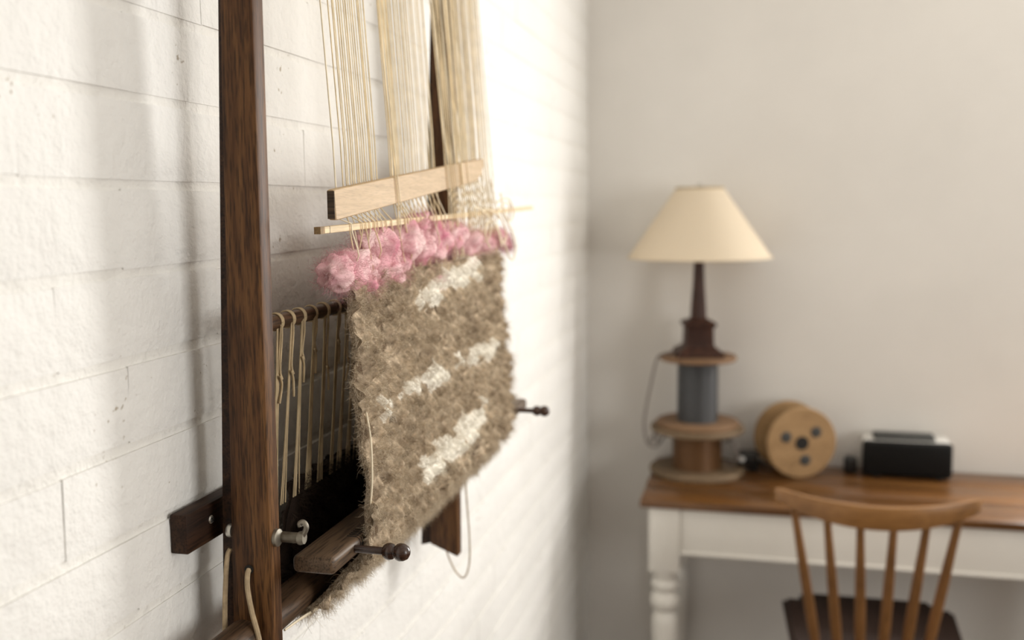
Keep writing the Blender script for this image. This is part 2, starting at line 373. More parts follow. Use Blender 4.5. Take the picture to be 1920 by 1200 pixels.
RX = Matrix.Rotation(math.radians(90), 4, 'Y')
def screw(c, r):
    s = MB().lathe([(r*.9, 0), (r, .0006), (r*.8, .0018), (0, .0022)], c, 18, RX).build('screw', M_STEEL, loom)
    for a in (45, 135):
        MB().box((-.0003, -r*.6, -r*.12), (.0008, r*.6, r*.12), 0, 1, Matrix.Translation((c[0]+.0018, c[1], c[2])) @ Matrix.Rotation(math.radians(a), 4, 'X')).build('cross_slot', M_DARKIN, s)
screw((.0182, .8365, 1.2415), .0042)
# carriage bolt through the post with washer, nut and wing nut
BZ = 1.232
MB().lathe([(.0025, .036), (.0062, .037), (.0068, .039), (.0062, .0418), (.002, .042)], (0, .8365, BZ), 20, RX).build('bolt_head', M_STEEL, loom)
MB().lathe([(.0085, .0), (.0085, .0035), (.007, .0045)], (.083, .843, BZ-.006), 24, RX).build('washer', M_AGED, loom)
MB().lathe([(.0052, 0), (.0052, .022), (.0045, .023)], (.086, .849, BZ-.007), 14, RX).build('bolt', M_STEELD, loom)
wn = MB().lathe([(.0062, 0), (.0066, .002), (.0054, .006)], (.1045, .849, BZ-.007), 18, RX)
wn.tube(spline([(.1075, .849, BZ-.006), (.1115, .849, BZ+.0005), (.1125, .849, BZ+.0055), (.1095, .849, BZ+.0090), (.1062, .849, BZ+.0075), (.1066, .849, BZ+.0045)], 5), .0026, 10)
wn.build('hook_nut', M_AGED, loom)
# hole for the cord
MB().lathe([(.0045, 0), (.0045, .0012)], (.060, .8306, 1.1965), 16, Matrix.Rotation(math.radians(-90), 4, 'X')).build('cord_hole', M_DARKIN, loom)

# cords tied on the loom
def cord(name, pts, r, label, mat=M_TWINE, n=8):
    P = spline(pts, n); o = MB()
    root = P[0]; o.tube(P, r, 8)
    ob = o.build(name, mat, None); return tag(ob, label, 'cord')
cord('tie_cord', [(.060, .8315, 1.1965), (.0605, .8275, 1.193), (.061, .8255, 1.18), (.065, .8245, 1.158), (.071, .824, 1.135), (.076, .822, 1.11), (.074, .82, 1.08), (.066, .821, 1.05)], .0026, 'twine cord hanging out of the hole in the near loom post')
cord('tie_cord', [(.0385, .836, 1.214), (.036, .834, 1.206), (.034, .832, 1.18), (.033, .830, 1.15), (.0325, .829, 1.11), (.035, .829, 1.06)], .0025, 'twine cord hanging beside the edge of the near loom post under the bolt')
cord('cord_loop', [(.093, 1.44, 1.16), (.094, 1.44, 1.10), (.098, 1.44, 1.03), (.097, 1.44, .985), (.088, 1.44, .962), (.074, 1.44, .972), (.062, 1.44, .998), (.056, 1.44, 1.02)], .0013, 'thin cord loop hanging under the foot of the far loom post')

# spreader bar that pushes the cloth out, with turned pegs
bar = empty('spreader_bar', (.108, .87, 1.187), 'worn flat wooden bar with rounded ends inside the fold of the rug', 'bar')
SZ0, SZ1 = 1.1815, 1.1995
MB().box((.086, .868, SZ0), (.131, 1.70, SZ1), .0055, 4).build('bar', M_STICK, bar)
for k in range(6):
    yy = .934+k*.0052
    MB().tube([(.117, yy, SZ1+.0003), (.1262, yy, SZ1+.0002), (.1298, yy+.0004, SZ1-.0022), (.1314, yy+.0006, SZ1-.006), (.1314, yy+.0008, SZ0+.004)], .0006, 6).build('score_line', M_DARKIN, bar)
for yy, zz in ((.921, 1.1915), (1.612, 1.196)):
    c = (.125, yy, zz)
    pg = MB().lathe([(.0040, 0), (.0040, .037), (.0036, .038)], c, 16, RX).build('peg', M_PEG, bar)
    MB().lathe([(.0036, .036), (.0062, .0375), (.0082, .0405), (.0088, .044), (.0078, .0475), (.0062, .0492), (.0062, .0500), (.0082, .0518), (.0092, .055), (.0088, .059), (.0066, .0632), (.003, .0652), (0, .0655)], c, 24, RX).build('knob', M_PEG, pg)

# dowel with the tied ends of the warp
rod = MB().tube([(.062, .862, 1.4275), (.062, .868, 1.4275), (.062, 1.41, 1.4275), (.062, 1.415, 1.4275)], [.006, .0078, .0078, .006], 20).build('dowel_rod', M_ROD)
tag(rod, 'dark round dowel behind the rug with tied threads hanging from it', 'rod')
cord('hanger_cord', [(.0618, .874, 1.420), (.0552, .8745, 1.428), (.0625, .875, 1.4352), (.068, .872, 1.44), (.074, .868, 1.52), (.074, .866, 1.7), (.074, .862, 2.1), (.0895, .858, 2.29)], .0009, 'thin thread running up beside the near loom post from the dowel', M_THREAD, 5)

# ------------------------------------------------------------------ the weaving
rug = empty('woven_rug', (.1, .955, 1.11), 'shaggy grey-brown fleece rug with cream stripes being woven on the loom', 'rug')
# profile of the cloth in x and z, outer face
prof = spline([(XS(1.466), 0, 1.466), (XS(1.40), 0, 1.40), (XS(1.30), 0, 1.30), (XS(1.23), 0, 1.23), (.1372, 0, 1.2), (.132, 0, 1.180), (.112, 0, 1.157), (.086, 0, 1.128), (.067, 0, 1.112),
               (.050, 0, 1.1055), (.034, 0, 1.112), (.0285, 0, 1.135), (.034, 0, 1.17), (.043, 0, 1.21), (.05, 0, 1.250)], 12)
PA = np.array([(p.x, p.z) for p in prof]); seg = np.hypot(*np.diff(PA, axis=0).T); SL = np.concatenate([[0], np.cumsum(seg)]); PLEN = SL[-1]
def on_prof(s):
    x = np.interp(s, SL, PA[:, 0]); z = np.interp(s, SL, PA[:, 1])
    e = .004; dx = np.interp(np.minimum(s+e, PLEN), SL, PA[:, 0])-np.interp(np.maximum(s-e, 0), SL, PA[:, 0]); dz = np.interp(np.minimum(s+e, PLEN), SL, PA[:, 1])-np.interp(np.maximum(s-e, 0), SL, PA[:, 1])
    l = np.hypot(dx, dz); return x, z, -dz/l, dx/l, dx/l, dz/l          # position, outward normal (x, z), tangent going down the path
S_BREAST = float(SL[np.argmin(np.abs(PA[:, 1]-1.19)+(np.arange(len(PA)) > 75)*9)])
S_UNDER = float(SL[np.argmin(np.hypot(PA[:, 0]-.05, PA[:, 1]-1.1035))])
def edge_y(s):                                            # wavy selvedges
    l = Y_L - .006 - .012*np.clip((s-.25)/.1, 0, 1) + .006*np.sin(s*38)+.004*np.sin(s*91+1)
    r = Y_R + .006*np.sin(s*31+2)+.004*np.sin(s*77) 
    return l, r
SP = .0150
tufts = []
ns = int(PLEN/SP); ny = int((Y_R-Y_L)/SP)
for i in range(ns+1):
    for j in range(ny+1):
        s = (i+RNG.uniform(-.38, .38))*SP; u = (j+(i % 2)*.5+RNG.uniform(-.38, .38))/ny
        if not 0 <= u <= 1.0 or not 0 <= s <= PLEN: continue
        l, r = edge_y(s); tufts.append((s, l+u*(r-l), RNG.uniform(.6, 1.3) if RNG.random() > .13 else RNG.uniform(.05, .2)))
TF = np.array(tufts)
# which tufts are cream
def is_cream(s, y):
    zz = np.interp(s, SL, PA[:, 1]); front = s < S_BREAST+.012
    w = .004*np.sin(y*60)+.003*np.sin(y*131+1)
    if front and 1.15 < y < 1.43 and abs(zz-(1.430+(y-1.16)*.07+w)) < .0125: return 1
    if front and 1.03 < y < 1.50 and abs(zz-(1.326+w)) < .0085+.004*math.sin(y*23): return 1
    if front and .96 < y < 1.03 and abs(zz-1.323) < .009 and RNG.random() < .35: return 1
    if front and 1.11 < y < 1.40 and abs(zz-(1.222+(y-1.12)*.05+w)) < .0185: return 1
    return 0
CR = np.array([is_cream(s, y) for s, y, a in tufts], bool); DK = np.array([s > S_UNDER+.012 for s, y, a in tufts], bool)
# ground cloth: grid displaced by the knots, with a back layer for thickness
ns2, ny2 = 230, 250
gs = np.linspace(0, PLEN, ns2); gu = np.linspace(0, 1, ny2)
S, U = np.meshgrid(gs, gu, indexing='ij'); Lw, Rw = edge_y(S); Yg = Lw+U*(Rw-Lw)
hgt = np.zeros_like(S); crm = np.zeros_like(S); ton = np.zeros_like(S); TONE = np.where(TF[:, 2] < .3, 1., RNG.uniform(0, .75, len(TF))**1.5)
for (s, y, a), c_, t_ in zip(tufts, CR, TONE):
    i0, i1 = np.searchsorted(gs, [s-.018, s+.018])
    sub = slice(max(0, i0), i1); d2 = (S[sub]-s)**2+(Yg[sub]-y)**2
    hh_ = a*.0105*np.exp(-d2/(2*.0050**2)); crm[sub] = np.where(hh_ > hgt[sub], float(c_), crm[sub]); ton[sub] = np.where(hh_ > hgt[sub], t_, ton[sub]); hgt[sub] = np.maximum(hgt[sub], hh_)
x, z, nx, nz, tx, tz = on_prof(S)
vo = np.stack([x+nx*hgt, Yg, z+nz*hgt], -1).reshape(-1, 3); vi = np.stack([x-nx*.0035, Yg, z-nz*.0035], -1).reshape(-1, 3)
idx = np.arange(ns2*ny2).reshape(ns2, ny2)
q = np.stack([idx[:-1, :-1], idx[:-1, 1:], idx[1:, 1:], idx[1:, :-1]], -1).reshape(-1, 4); off = ns2*ny2
def strip(a): return np.stack([a[:-1], a[1:], a[1:]+off, a[:-1]+off], -1)
quads = np.concatenate([q, q[:, ::-1]+off, strip(idx[0]), strip(idx[-1])[:, ::-1], strip(idx[:, 0])[:, ::-1], strip(idx[:, -1])])
def np_mesh(name, V, Q, smooth=True, tone=None):
    me = bpy.data.meshes.new(name); me.vertices.add(len(V)); me.vertices.foreach_set('co', np.asarray(V, np.float32).ravel())
    k = Q.shape[1]; me.loops.add(Q.size); me.loops.foreach_set('vertex_index', Q.astype(np.int32).ravel())
    me.polygons.add(len(Q)); me.polygons.foreach_set('loop_start', np.arange(0, Q.size, k, dtype=np.int32)); me.polygons.foreach_set('loop_total', np.full(len(Q), k, np.int32))
    me.polygons.foreach_set('use_smooth', np.full(len(Q), smooth)); me.update(calc_edges=True)
    if tone is not None:
        at = me.attributes.new('tone', 'FLOAT', 'POINT'); at.data.foreach_set('value', np.repeat(tone, len(V)//len(tone)).astype(np.float32))
    return me
ORG = np.array(rug.location)
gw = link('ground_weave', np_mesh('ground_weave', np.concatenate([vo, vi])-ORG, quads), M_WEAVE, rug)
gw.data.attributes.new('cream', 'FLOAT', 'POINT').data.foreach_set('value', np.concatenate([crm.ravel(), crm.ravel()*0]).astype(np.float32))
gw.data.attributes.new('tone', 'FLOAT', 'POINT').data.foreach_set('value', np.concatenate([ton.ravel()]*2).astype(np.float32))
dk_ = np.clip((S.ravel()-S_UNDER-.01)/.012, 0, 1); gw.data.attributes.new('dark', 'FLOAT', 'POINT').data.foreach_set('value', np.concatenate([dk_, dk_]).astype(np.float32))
def unit(a): return a/np.maximum(np.linalg.norm(a, axis=-1, keepdims=True), 1e-9)
def fibres(root, direc, length, rad, curl, sag=(0, 0, -.25), K=4):
    """three-sided tapered tubes along curled paths: returns vertices and quads"""
    n_ = len(root); t = np.linspace(0, 1, K); d = unit(direc)
    a = unit(np.cross(d, unit(RNG.normal(size=(n_, 3))))); b = np.cross(d, a)
    ph = RNG.uniform(0, 6.28, (n_, 1)); tw = RNG.uniform(2.5, 6.5, (n_, 1))
    P = root[:, None]+d[:, None]*(length[:, None, None]*t[None, :, None])
    amp = curl*length[:, None]*(t**.8)
    P = P+a[:, None]*(amp*np.sin(ph+tw*t)-0*amp)[..., None]+b[:, None]*(amp*np.cos(ph+tw*t))[..., None]-(a[:, None]*(0*amp)[..., None])
    P = P+np.array(sag)*(length[:, None]*t**2)[..., None]
    R = rad[:, None]*(1-.65*t)
    V = np.empty((n_, K, 3, 3))
    for k in range(3):
        an = 2*math.pi*k/3; V[:, :, k] = P+(a*math.cos(an)+b*math.sin(an))[:, None]*R[..., None]
    base = np.arange(n_*K*3).reshape(n_, K, 3); Q = []
    for s_ in range(K-1):
        for k in range(3):
            Q.append(np.stack([base[:, s_, k], base[:, s_, (k+1) % 3], base[:, s_+1, (k+1) % 3], base[:, s_+1, k]], -1))
    return V.reshape(-1, 3), np.stack(Q, 1).reshape(-1, 4)
def pile(mask, name, mat, per, lmin, lmax, rad, flip=1.):
    T = TF[mask]; wgt = np.where(T[:, 1] < 1.2, 1.15, .9)
    cnt = np.maximum(3, (per*wgt*T[:, 2]).astype(int)); I = np.repeat(np.arange(len(T)), cnt); n_ = len(I)
    s = T[I, 0]; y = T[I, 1]; x, z, nx, nz, tx, tz = on_prof(s)
    ang = RNG.uniform(0, 2*math.pi, n_); rr = .0046*np.sqrt(RNG.random(n_))
    O = np.zeros(n_); nrm = np.stack([nx, O, nz], 1)*flip; tan = np.stack([tx, O, tz], 1); yax = np.stack([O, O+1, O], 1)
    rt = np.stack([x, y, z], 1)+nrm*(.0010+.0088*T[I, 2:3]*np.exp(-(rr[:, None]/.0066)**2))+(tan*np.cos(ang)[:, None]+yax*np.sin(ang)[:, None])*rr[:, None]
    lean = RNG.normal(size=(len(T), 3))[I]*.35
    d = nrm*(.75+.4*RNG.random((n_, 1)))+(tan*np.cos(ang)[:, None]+yax*np.sin(ang)[:, None])*(.35+.75*RNG.random((n_, 1)))+lean
    L = RNG.uniform(lmin, lmax, n_)*(.75+.5*T[I, 2]/1.3)
    V, Q = fibres(rt, d, L, rad*RNG.uniform(.7, 1.25, n_), .30)
    tone = np.clip((.9-.75*TONE[mask])[I]+RNG.normal(size=n_)*.16, 0, 1)
    o = link(name, np_mesh(name, V-ORG, Q, tone=tone), mat, rug); return tag(o, kind='stuff')
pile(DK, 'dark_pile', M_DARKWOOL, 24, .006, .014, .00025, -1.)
pile(~CR & ~DK, 'fleece_pile', M_WOOL, 26, .0045, .0115, .00018)
pile(CR, 'cream_pile', M_CREAM, 15, .0045, .0090, .00022)
# fine frizz over the knots of the near part
n_ = 24000; T = TF[~CR & ~DK]; pr = np.where(T[:, 1] < 1.25, 1., .45)*T[:, 2]; I = RNG.choice(len(T), n_, p=pr/pr.sum()); x, z, nx, nz, tx, tz = on_prof(T[I, 0]); O = np.zeros(n_)
nrm = np.stack([nx, O, nz], 1); rt = np.stack([x, T[I, 1], z], 1)+nrm*(.006*T[I, 2:3])+RNG.normal(size=(n_, 3))*.0032
V, Q = fibres(rt, nrm*.45+RNG.normal(size=(n_, 3))*.8, RNG.uniform(.005, .013, n_), np.full(n_, .00012), .5); tag(link('fleece_frizz', np_mesh('fleece_frizz', V-ORG, Q, tone=RNG.uniform(.35, 1, n_)), M_WOOL, rug), kind='stuff')
# fringe fibres on the selvedges
sE = RNG.uniform(0, S_UNDER, 3800); side = RNG.random(3800) < .55
l, r = edge_y(sE); x, z, nx, nz, tx, tz = on_prof(sE); n_ = len(sE); O = np.zeros(n_)
rt = np.stack([x-nx*.002*RNG.random(n_), np.where(side, l+.002, r-.002), z-nz*.002], 1)
d = np.stack([nx*.5, np.where(side, -1., 1.), nz*.5], 1)+RNG.normal(size=(n_, 3))*.55
V, Q = fibres(rt, d, RNG.uniform(.005, .014, n_), np.full(n_, .00026), .32); tag(link('selvedge_fuzz', np_mesh('selvedge_fuzz', V-ORG, Q, tone=RNG.random(n_)), M_WOOL, rug), kind='stuff')
# wisps that hang off the lower fold
n_ = 260; yy = RNG.uniform(Y_L-.005, 1.45, n_); s = RNG.uniform(S_UNDER-.03, S_UNDER+.012, n_); x, z, nx, nz, tx, tz = on_prof(s)
V, Q = fibres(np.stack([x, yy, z], 1), np.stack([nx*.3, RNG.normal(size=n_)*.25, np.full(n_, -1.)], 1), RNG.uniform(.008, .026, n_), np.full(n_, .00028), .22); tag(link('hanging_wisps', np_mesh('hanging_wisps', V-ORG, Q, tone=RNG.random(n_)*.6), M_WOOL, rug), kind='stuff')

# board and lease stick
def board_z(y): return 1.5435+(y-.935)*(1.598-1.5435)/.56
BRD0, BRD1 = .929, 1.50
sw = empty('weaving_sword', (XS(1.54), .93, board_z(.93)), 'flat pale wooden weaving sword pushed through the warp threads', 'weaving tool')
bm = bmesh.new(); outl = [(0, -.0150), (.004, -.0158), (.50, -.0165), (.53, -.0150), (.556, -.0085), (.568, .001), (.572, .0125), (.569, .0142), (.50, .0147), (.006, .0150), (.001, .0142)]
fr, bk = [], []
for (a, h) in outl:
    yy = BRD0+a; zz = board_z(yy)+h
    fr.append(bm.verts.new((XS(zz)+.0042, yy, zz))); bk.append(bm.verts.new((XS(zz)-.0038, yy, zz)))
bm.faces.new(fr); bm.faces.new(bk[::-1])
for i in range(len(fr)): bm.faces.new((fr[i], bk[i], bk[(i+1) % len(fr)], fr[(i+1) % len(fr)]))
bmesh.ops.recalc_face_normals(bm, faces=bm.faces)
bmesh.ops.bevel(bm, geom=[e for e in bm.edges if abs((e.verts[0].co-e.verts[1].co).x) < .006], offset=.0009, segments=1, affect='EDGES')
b2 = MB(); b2.bm.free(); b2.bm = bm; b2.build('blade', M_BOARD, sw, 30)
MB().box((-.0040, -.0007, -.0142), (.0037, .0004, .0136), .0002, 1, Matrix.Translation((XS(1.5435)+.0003, BRD0-.0002, board_z(BRD0)))).build('end_grain', M_BOARDEND, sw)
def lease_z(y): return 1.518+(y-.892)*.0195
lease = empty('lease_stick', (.114, .892, 1.518), 'thin square pale stick lying across the warp just above the pink wool', 'stick')
ang = math.atan(.0195)
MB().box((-.0034, 0, -.0034), (.0034, .93, .0034), .0005, 1, Matrix.Translation((.1140, .892, 1.518)) @ Matrix.Rotation(ang, 4, 'X')).build('stick', M_PINE, lease, 20)
MB().box((-.0031, -.0004, -.0031), (.0031, .0095, .0031), 0, 1, Matrix.Translation((.1140, .892, 1.518)) @ Matrix.Rotation(ang, 4, 'X') @ Matrix.Diagonal((1.12, 1, 1.12, 1))).build('stained_tip', M_TIP, lease, 20)
MB().box((-.00345, .021, -.00345), (.00345, .0222, .00345), 0, 1, Matrix.Translation((.1140, .892, 1.518)) @ Matrix.Rotation(ang, 4, 'X')).build('pencil_mark', M_BOARDEND, lease, 20)

# warp threads, one by one: (y, layer at the board, layer at the lease stick): 1 in front, -1 behind
warp = []
def grp(y0, y1, n_, front=lambda i: False, jit=.25):
    st = (y1-y0)/max(1, n_-1)
    for i in range(n_): warp.append((y0+i*st+random.uniform(-jit, jit)*st, front(i), i))
grp(.957, .957, 1); grp(.976, .976, 1)
grp(.985, 1.073, 15)
grp(1.104, 1.112, 2, lambda i: True, 0)
grp(1.117, 1.150, 8); grp(1.155, 1.284, 17)
grp(1.303, 1.318, 3, lambda i: True); grp(1.326, 1.372, 9, lambda i: i % 2 == 0)
grp(1.376, 1.47, 18, lambda i: i % 5 == 0 and i < 6); grp(1.474, 1.556, 16, lambda i: False)
TR = .00074
for k, (y, front, i) in enumerate(warp):
    zb = board_z(y); zl = lease_z(y); inb = BRD0 < y < BRD1
    ob = (.0056 if front else -.0052) if inb else random.uniform(-.003, .003)
    fl = (k % 2 == 0) or front; ol = .0048 if fl else -.0048
    yt = y-.004+random.uniform(-.0015, .0015); yd = y + (.006+random.uniform(-.0022, .0022) if not front else random.uniform(-.002, .003))
    pts = [(.0885, yt, ZT-.03), (XS(1.9)+ob*.3, yt+.001, 1.9), (XS(zb+.06)+ob*.8, y, zb+.06), (XS(zb+.02)+ob, y, zb+.017), (XS(zb-.02)+ob, y+.001, zb-.0175)]
    pts.append((XS(zl)+ol, yd-.001, zl+.0040)); pts.append((XS(zl)+ol, yd, zl-.0045))
    if fl and y < 1.34 and k % 4 != 2:
        zd = random.uniform(1.466, 1.496); pts += [(XS(1.50)+.0085, yd+.0005, zd+.008), (XS(1.48)+.0085, yd+.001, zd), (XS(1.455)+.002, yd+.002, zd-.012), (XS(1.455), yd+.002, 1.455)]
    else:
        pts += [(XS(1.49)-.003, yd+.001, 1.49), (XS(1.46), yd+.001, 1.455)]
    MB().tube(pts, TR*random.uniform(.85, 1.15), 6).build('warp_thread', M_THREAD if k % 3 else M_THREAD2, rug, 80)
# the single light thread that runs down the near selvedge to the bar
MB().tube(spline([(XS(1.33)+.006, .9535, 1.33), (XS(1.30)+.009, .9525, 1.30), (.1395, .9510, 1.26), (.1372, .9500, 1.23), (.1332, .9490, 1.2005), (.1315, .9488, 1.196)], 5), .0011, 7).build('selvedge_thread', M_THREAD2, rug, 80)
# threads on the back of the loom: bundles looped over the dowel
yb = .871
while yb < 1.40:
    m_ = random.choice((3, 4, 5)); w_ = random.uniform(.008, .013)
    first = yb < .88
    ring = [(.062+.0086*math.cos(a), yb+.0015*math.sin(a/2), 1.4275+.0086*math.sin(a)) for a in [i*math.pi/8 for i in range(17)]]
    lp = MB().tube(ring, .0010, 6); lp.tube([(p[0], p[1]+.0020, p[2]) for p in ring], .0009, 6)
    if random.random() < .5: lp.tube([(p[0], p[1]+.0041, p[2]) for p in ring], .0009, 6)
    kz = random.uniform(1.365, 1.40)
    if not first: lp.tube(spline([(.0700, yb, 1.424), (.068, yb+.003, 1.41), (.066, yb+.001, kz+.006), (.066, yb+.005, kz-.004), (.068, yb-.003, kz), (.066, yb+.004, kz-.010), (.065, yb+random.uniform(-.006, .012), kz-.028)], 4), .0013, 6)
    lp.build('loop_knot', M_DIMTHREAD, rug, 80)
    for q_ in range(m_+(3 if first else 0)):
        ye = yb+(q_-m_/2)*w_/m_*1.7+random.uniform(-.002, .004)
        MB().tube(spline([(.0675+random.uniform(-.002, .002), yb+.0012*(q_-m_/2)*.6, 1.4255), (.063, yb+.0014*(q_-m_/2), 1.36), (.058, (yb+ye)/2, 1.30), (.053, ye, 1.235)], 4), .0008, 6).build('back_warp_thread', M_DIMTHREAD, rug, 80)
    yb += random.uniform(.021, .033)
# bundle of threads at the near end of the cloth beam
MB().tube(spline([(.0668, .885, 1.1135), (.0690, .92, 1.1125), (.0755, .965, 1.1115), (.082, 1.0, 1.117)], 5), .0013, 6).tube(spline([(.0652, .888, 1.1118), (.0672, .92, 1.1102), (.0735, .965, 1.1090), (.079, 1.0, 1.114)], 5), .0011, 6).build('binding_thread', M_THREAD2, rug, 80)
# curly loose ends at the far side
cl = [[(1.46, 1.528), (1.49, 1.535), (1.53, 1.522), (1.545, 1.495), (1.52, 1.482), (1.505, 1.497), (1.53, 1.51), (1.57, 1.49)],
      [(1.44, 1.505), (1.455, 1.487), (1.48, 1.492), (1.475, 1.515), (1.45, 1.512), (1.43, 1.495), (1.44, 1.478)],
      [(1.56, 1.53), (1.585, 1.50), (1.60, 1.47), (1.585, 1.452), (1.565, 1.462), (1.56, 1.49)],
      [(1.54, 1.545), (1.58, 1.552), (1.61, 1.53), (1.585, 1.515), (1.56, 1.53), (1.575, 1.56)],
      [(1.40, 1.52), (1.425, 1.538), (1.47, 1.53), (1.50, 1.505), (1.51, 1.476)],
      [(1.55, 1.52), (1.53, 1.53), (1.555, 1.545), (1.60, 1.54), (1.62, 1.515)]]
for c in cl:
    MB().tube(spline([(XS(zz)+.012+.008*math.sin(7*i+yy*20), yy, zz) for i, (yy, zz) in enumerate(c)], 5), .0013, 6).build('loose_thread', M_THREAD2, rug, 80)

# ------------------------------------------------------------------ pink wool
pink = empty('pink_wool_roving', (.13, .95, 1.47), 'tufts of pink unspun wool packed into the warp above the rug', 'wool')
PORG = np.array(pink.location)
# centre y, z, half sizes (x, y, z), tilt
puffs = [(.972, 1.4745, .019, .047, .018, .15), (.930, 1.474, .014, .030, .015, .35), (.985, 1.460, .017, .034, .013, .1), (1.045, 1.484, .020, .040, .024, .3), (1.075, 1.468, .019, .045, .016, .2),
         (1.125, 1.499, .018, .052, .018, .35), (1.175, 1.5165, .015, .040, .010, .5), (1.02, 1.505, .011, .028, .012, .3), (1.175, 1.488, .018, .038, .020, .1),
         (1.25, 1.493, .017, .045, .022, .3), (1.32, 1.498, .017, .050, .017, .2), (1.40, 1.487, .016, .055, .014, .1), (1.48, 1.482, .015, .05, .012, .1), (1.585, 1.486, .012, .045, .012, -.35), (1.625, 1.476, .008, .028, .005, -.5),
         (1.215, 1.4485, .010, .034, .0085, -.25)]
for k, (yc, zc, ax, ay, az, tl) in enumerate(puffs):
    bm = bmesh.new(); bmesh.ops.create_icosphere(bm, subdivisions=4, radius=1)
    from mathutils import noise
    for v in bm.verts:
        dd = v.co.normalized(); nz_ = noise.noise(dd*1.5+Vector((k*7.3, 0, 0)))*.42+noise.noise(dd*3.2+Vector((0, k*3.1, 0)))*.16+noise.noise(dd*9+Vector((0, 0, k)))*.04
        p = dd*(1+nz_); p = Vector((p.x*ax*1.15, p.y*ay*1.05, p.z*az*1.18)); p.yz = (p.y*math.cos(tl)-p.z*math.sin(tl)*1.0, p.z*math.cos(tl)+p.y*math.sin(tl)*.55)
        v.co = p+Vector((XS(zc)-.008, yc+.018, zc))
    co = np.array([v.co[:] for v in bm.verts]); bm.normal_update(); nr = np.array([v.normal[:] for v in bm.verts])
    mb = MB(); mb.bm.free(); mb.bm = bm; pf = mb.build('wool_puff', M_PINK, pink, 180)
    cnt = int(2000*ay/.04); sel = RNG.integers(0, len(co), cnt)
    d = nr[sel]*.25+RNG.normal(size=(cnt, 3))*.6
    V, Q = fibres(co[sel]-nr[sel]*.0015, d, RNG.uniform(.006, .018, cnt), np.full(cnt, .00013), .35, (0, 0, -.1))
    tag(link('pink_fuzz', np_mesh('pink_fuzz', V-PORG, Q, tone=RNG.random(cnt)), M_PINKF, pf), kind='stuff')

# ------------------------------------------------------------------ table
TZ = .74; TY0, TY1, TX0, TX1 = 2.645, ROOM_Y1-.004, .222, 1.62
table = empty('side_table', (TX0, TY0, 0), 'white painted table with turned legs and varnished brown wooden top', 'table')
nb = 3
for k in range(nb):
    ya = TY0+(TY1-TY0)*k/nb; yb_ = TY0+(TY1-TY0)*(k+1)/nb-.0012
    MB().box((TX0, ya, TZ-.022), (TX1, yb_, TZ), .004 if k == 0 else .0012, 2).build('top_plank', M_TABLE, table)
for a, b_ in (((.262, 2.665), (1.575, 2.687)), ((.262, 3.06), (1.575, 3.08))):
    ap = MB().box((a[0], a[1], .585), (b_[0], b_[1], TZ-.0222), .002).build('apron', M_FRAMEW, table)
    MB().tube([(a[0]+.07, a[1]-.001, .592), (b_[0]-.07, a[1]-.001, .592)], .006, 10).build('bead', M_FRAMEW, ap)
for xx in (.262, 1.555): MB().box((xx+.015, 2.7, .585), (xx+.035, 3.06, TZ-.0222), .002).build('side_apron', M_FRAMEW, table)
for xx in (.246, 1.51):
    for yy in (2.655, 3.02):
        w_ = .084; cx_, cy_ = xx+w_/2, yy+w_/2
        lg = MB().box((xx, yy, .535), (xx+w_, yy+w_, TZ-.0222), .003)
        lg.lathe([(.034, 0), (.030, .02), (.036, .05), (.028, .07), (.031, .2), (.036, .34), (.037, .38), (.033, .405), (.027, .412), (.027, .417), (.036, .424), (.0405, .438), (.0405, .448), (.036, .462), (.029, .469), (.029, .474), (.034, .479), (.039, .487), (.039, .494), (.034, .503), (.031, .508), (.034, .516), (.038, .526), (.038, .54)], (cx_, cy_, 0), 32)
        lg.build('leg', M_FRAMEW, table, 45)

# ------------------------------------------------------------------ chair
CX = .795
chair = empty('spindle_chair', (CX, 2.5, 0), 'honey brown wooden spindle back chair with dark seat pulled up to the table', 'chair')
bm = bmesh.new(); nseg = 28; rings = []
for i in range(nseg+1):
    t = -1+2*i/nseg; x_ = CX+.222*t; yc = 2.268+.075*t*t; zt = .879-.008*(1-t*t)+(.004*t*t); hh = .052-.021*abs(t)**2.2; th = .0105
    tl = .12                                                     # top leans back towards the room
    e = .4 if abs(t) > .999 else 1.
    ring = []
    for a, h in ((-1, 0), (-1, .35), (-1, .75), (-.6, 1), (.6, 1), (1, .75), (1, .35), (1, 0), (.6, -.04), (-.6, -.04)):
        ring.append(bm.verts.new((x_, yc+a*th*e+(1-h)*tl*hh*1.0, zt-hh+h*hh*(1 if e == 1 else .93))))
    rings.append(ring)
for a, c in zip(rings, rings[1:]):
    for k in range(10): bm.faces.new((a[k], a[(k+1) % 10], c[(k+1) % 10], c[k]))
bm.faces.new(rings[0]); bm.faces.new(rings[-1][::-1])
mb = MB(); mb.bm.free(); mb.bm = bm; mb.build('top_rail', M_CHAIR, chair, 50)
for k in range(6):
    t = -1+2*k/5; xt = CX-.003+.176*t; tt = xt-CX; yt_ = 2.268+.075*(tt/.222)**2+.006; xb_ = CX+.005+.118*t; yb_ = 2.40-.02*(1-t*t)
    pts = [(xt+(xb_-xt)*s_, yt_+(yb_-yt_)*s_, .838-.008*(1-t*t)+(.445-.838)*s_) for s_ in (0, .15, .4, .7, 1)]
    MB().tube(pts, [.0085, .0095, .0118, .0125, .0105], 14).build('spindle', M_CHAIRV, chair)
st = MB(); bm = bmesh.new(); bmesh.ops.create_cube(bm, size=1)
for v in bm.verts: v.co = Vector((CX+.03+v.co.x*(.445 if v.co.y > 0 else .40), 2.585+v.co.y*.41, .447+v.co.z*.034))
bmesh.ops.bevel(bm, geom=[e for e in bm.edges if abs(e.verts[0].co.z-e.verts[1].co.z) > .02], offset=.05, segments=6, affect='EDGES')
bmesh.ops.bevel(bm, geom=[e for e in bm.edges if abs(e.verts[0].co.z-e.verts[1].co.z) < .001 and len(e.link_faces) == 2 and e.calc_face_angle(0) > .6], offset=.012, segments=3, affect='EDGES')
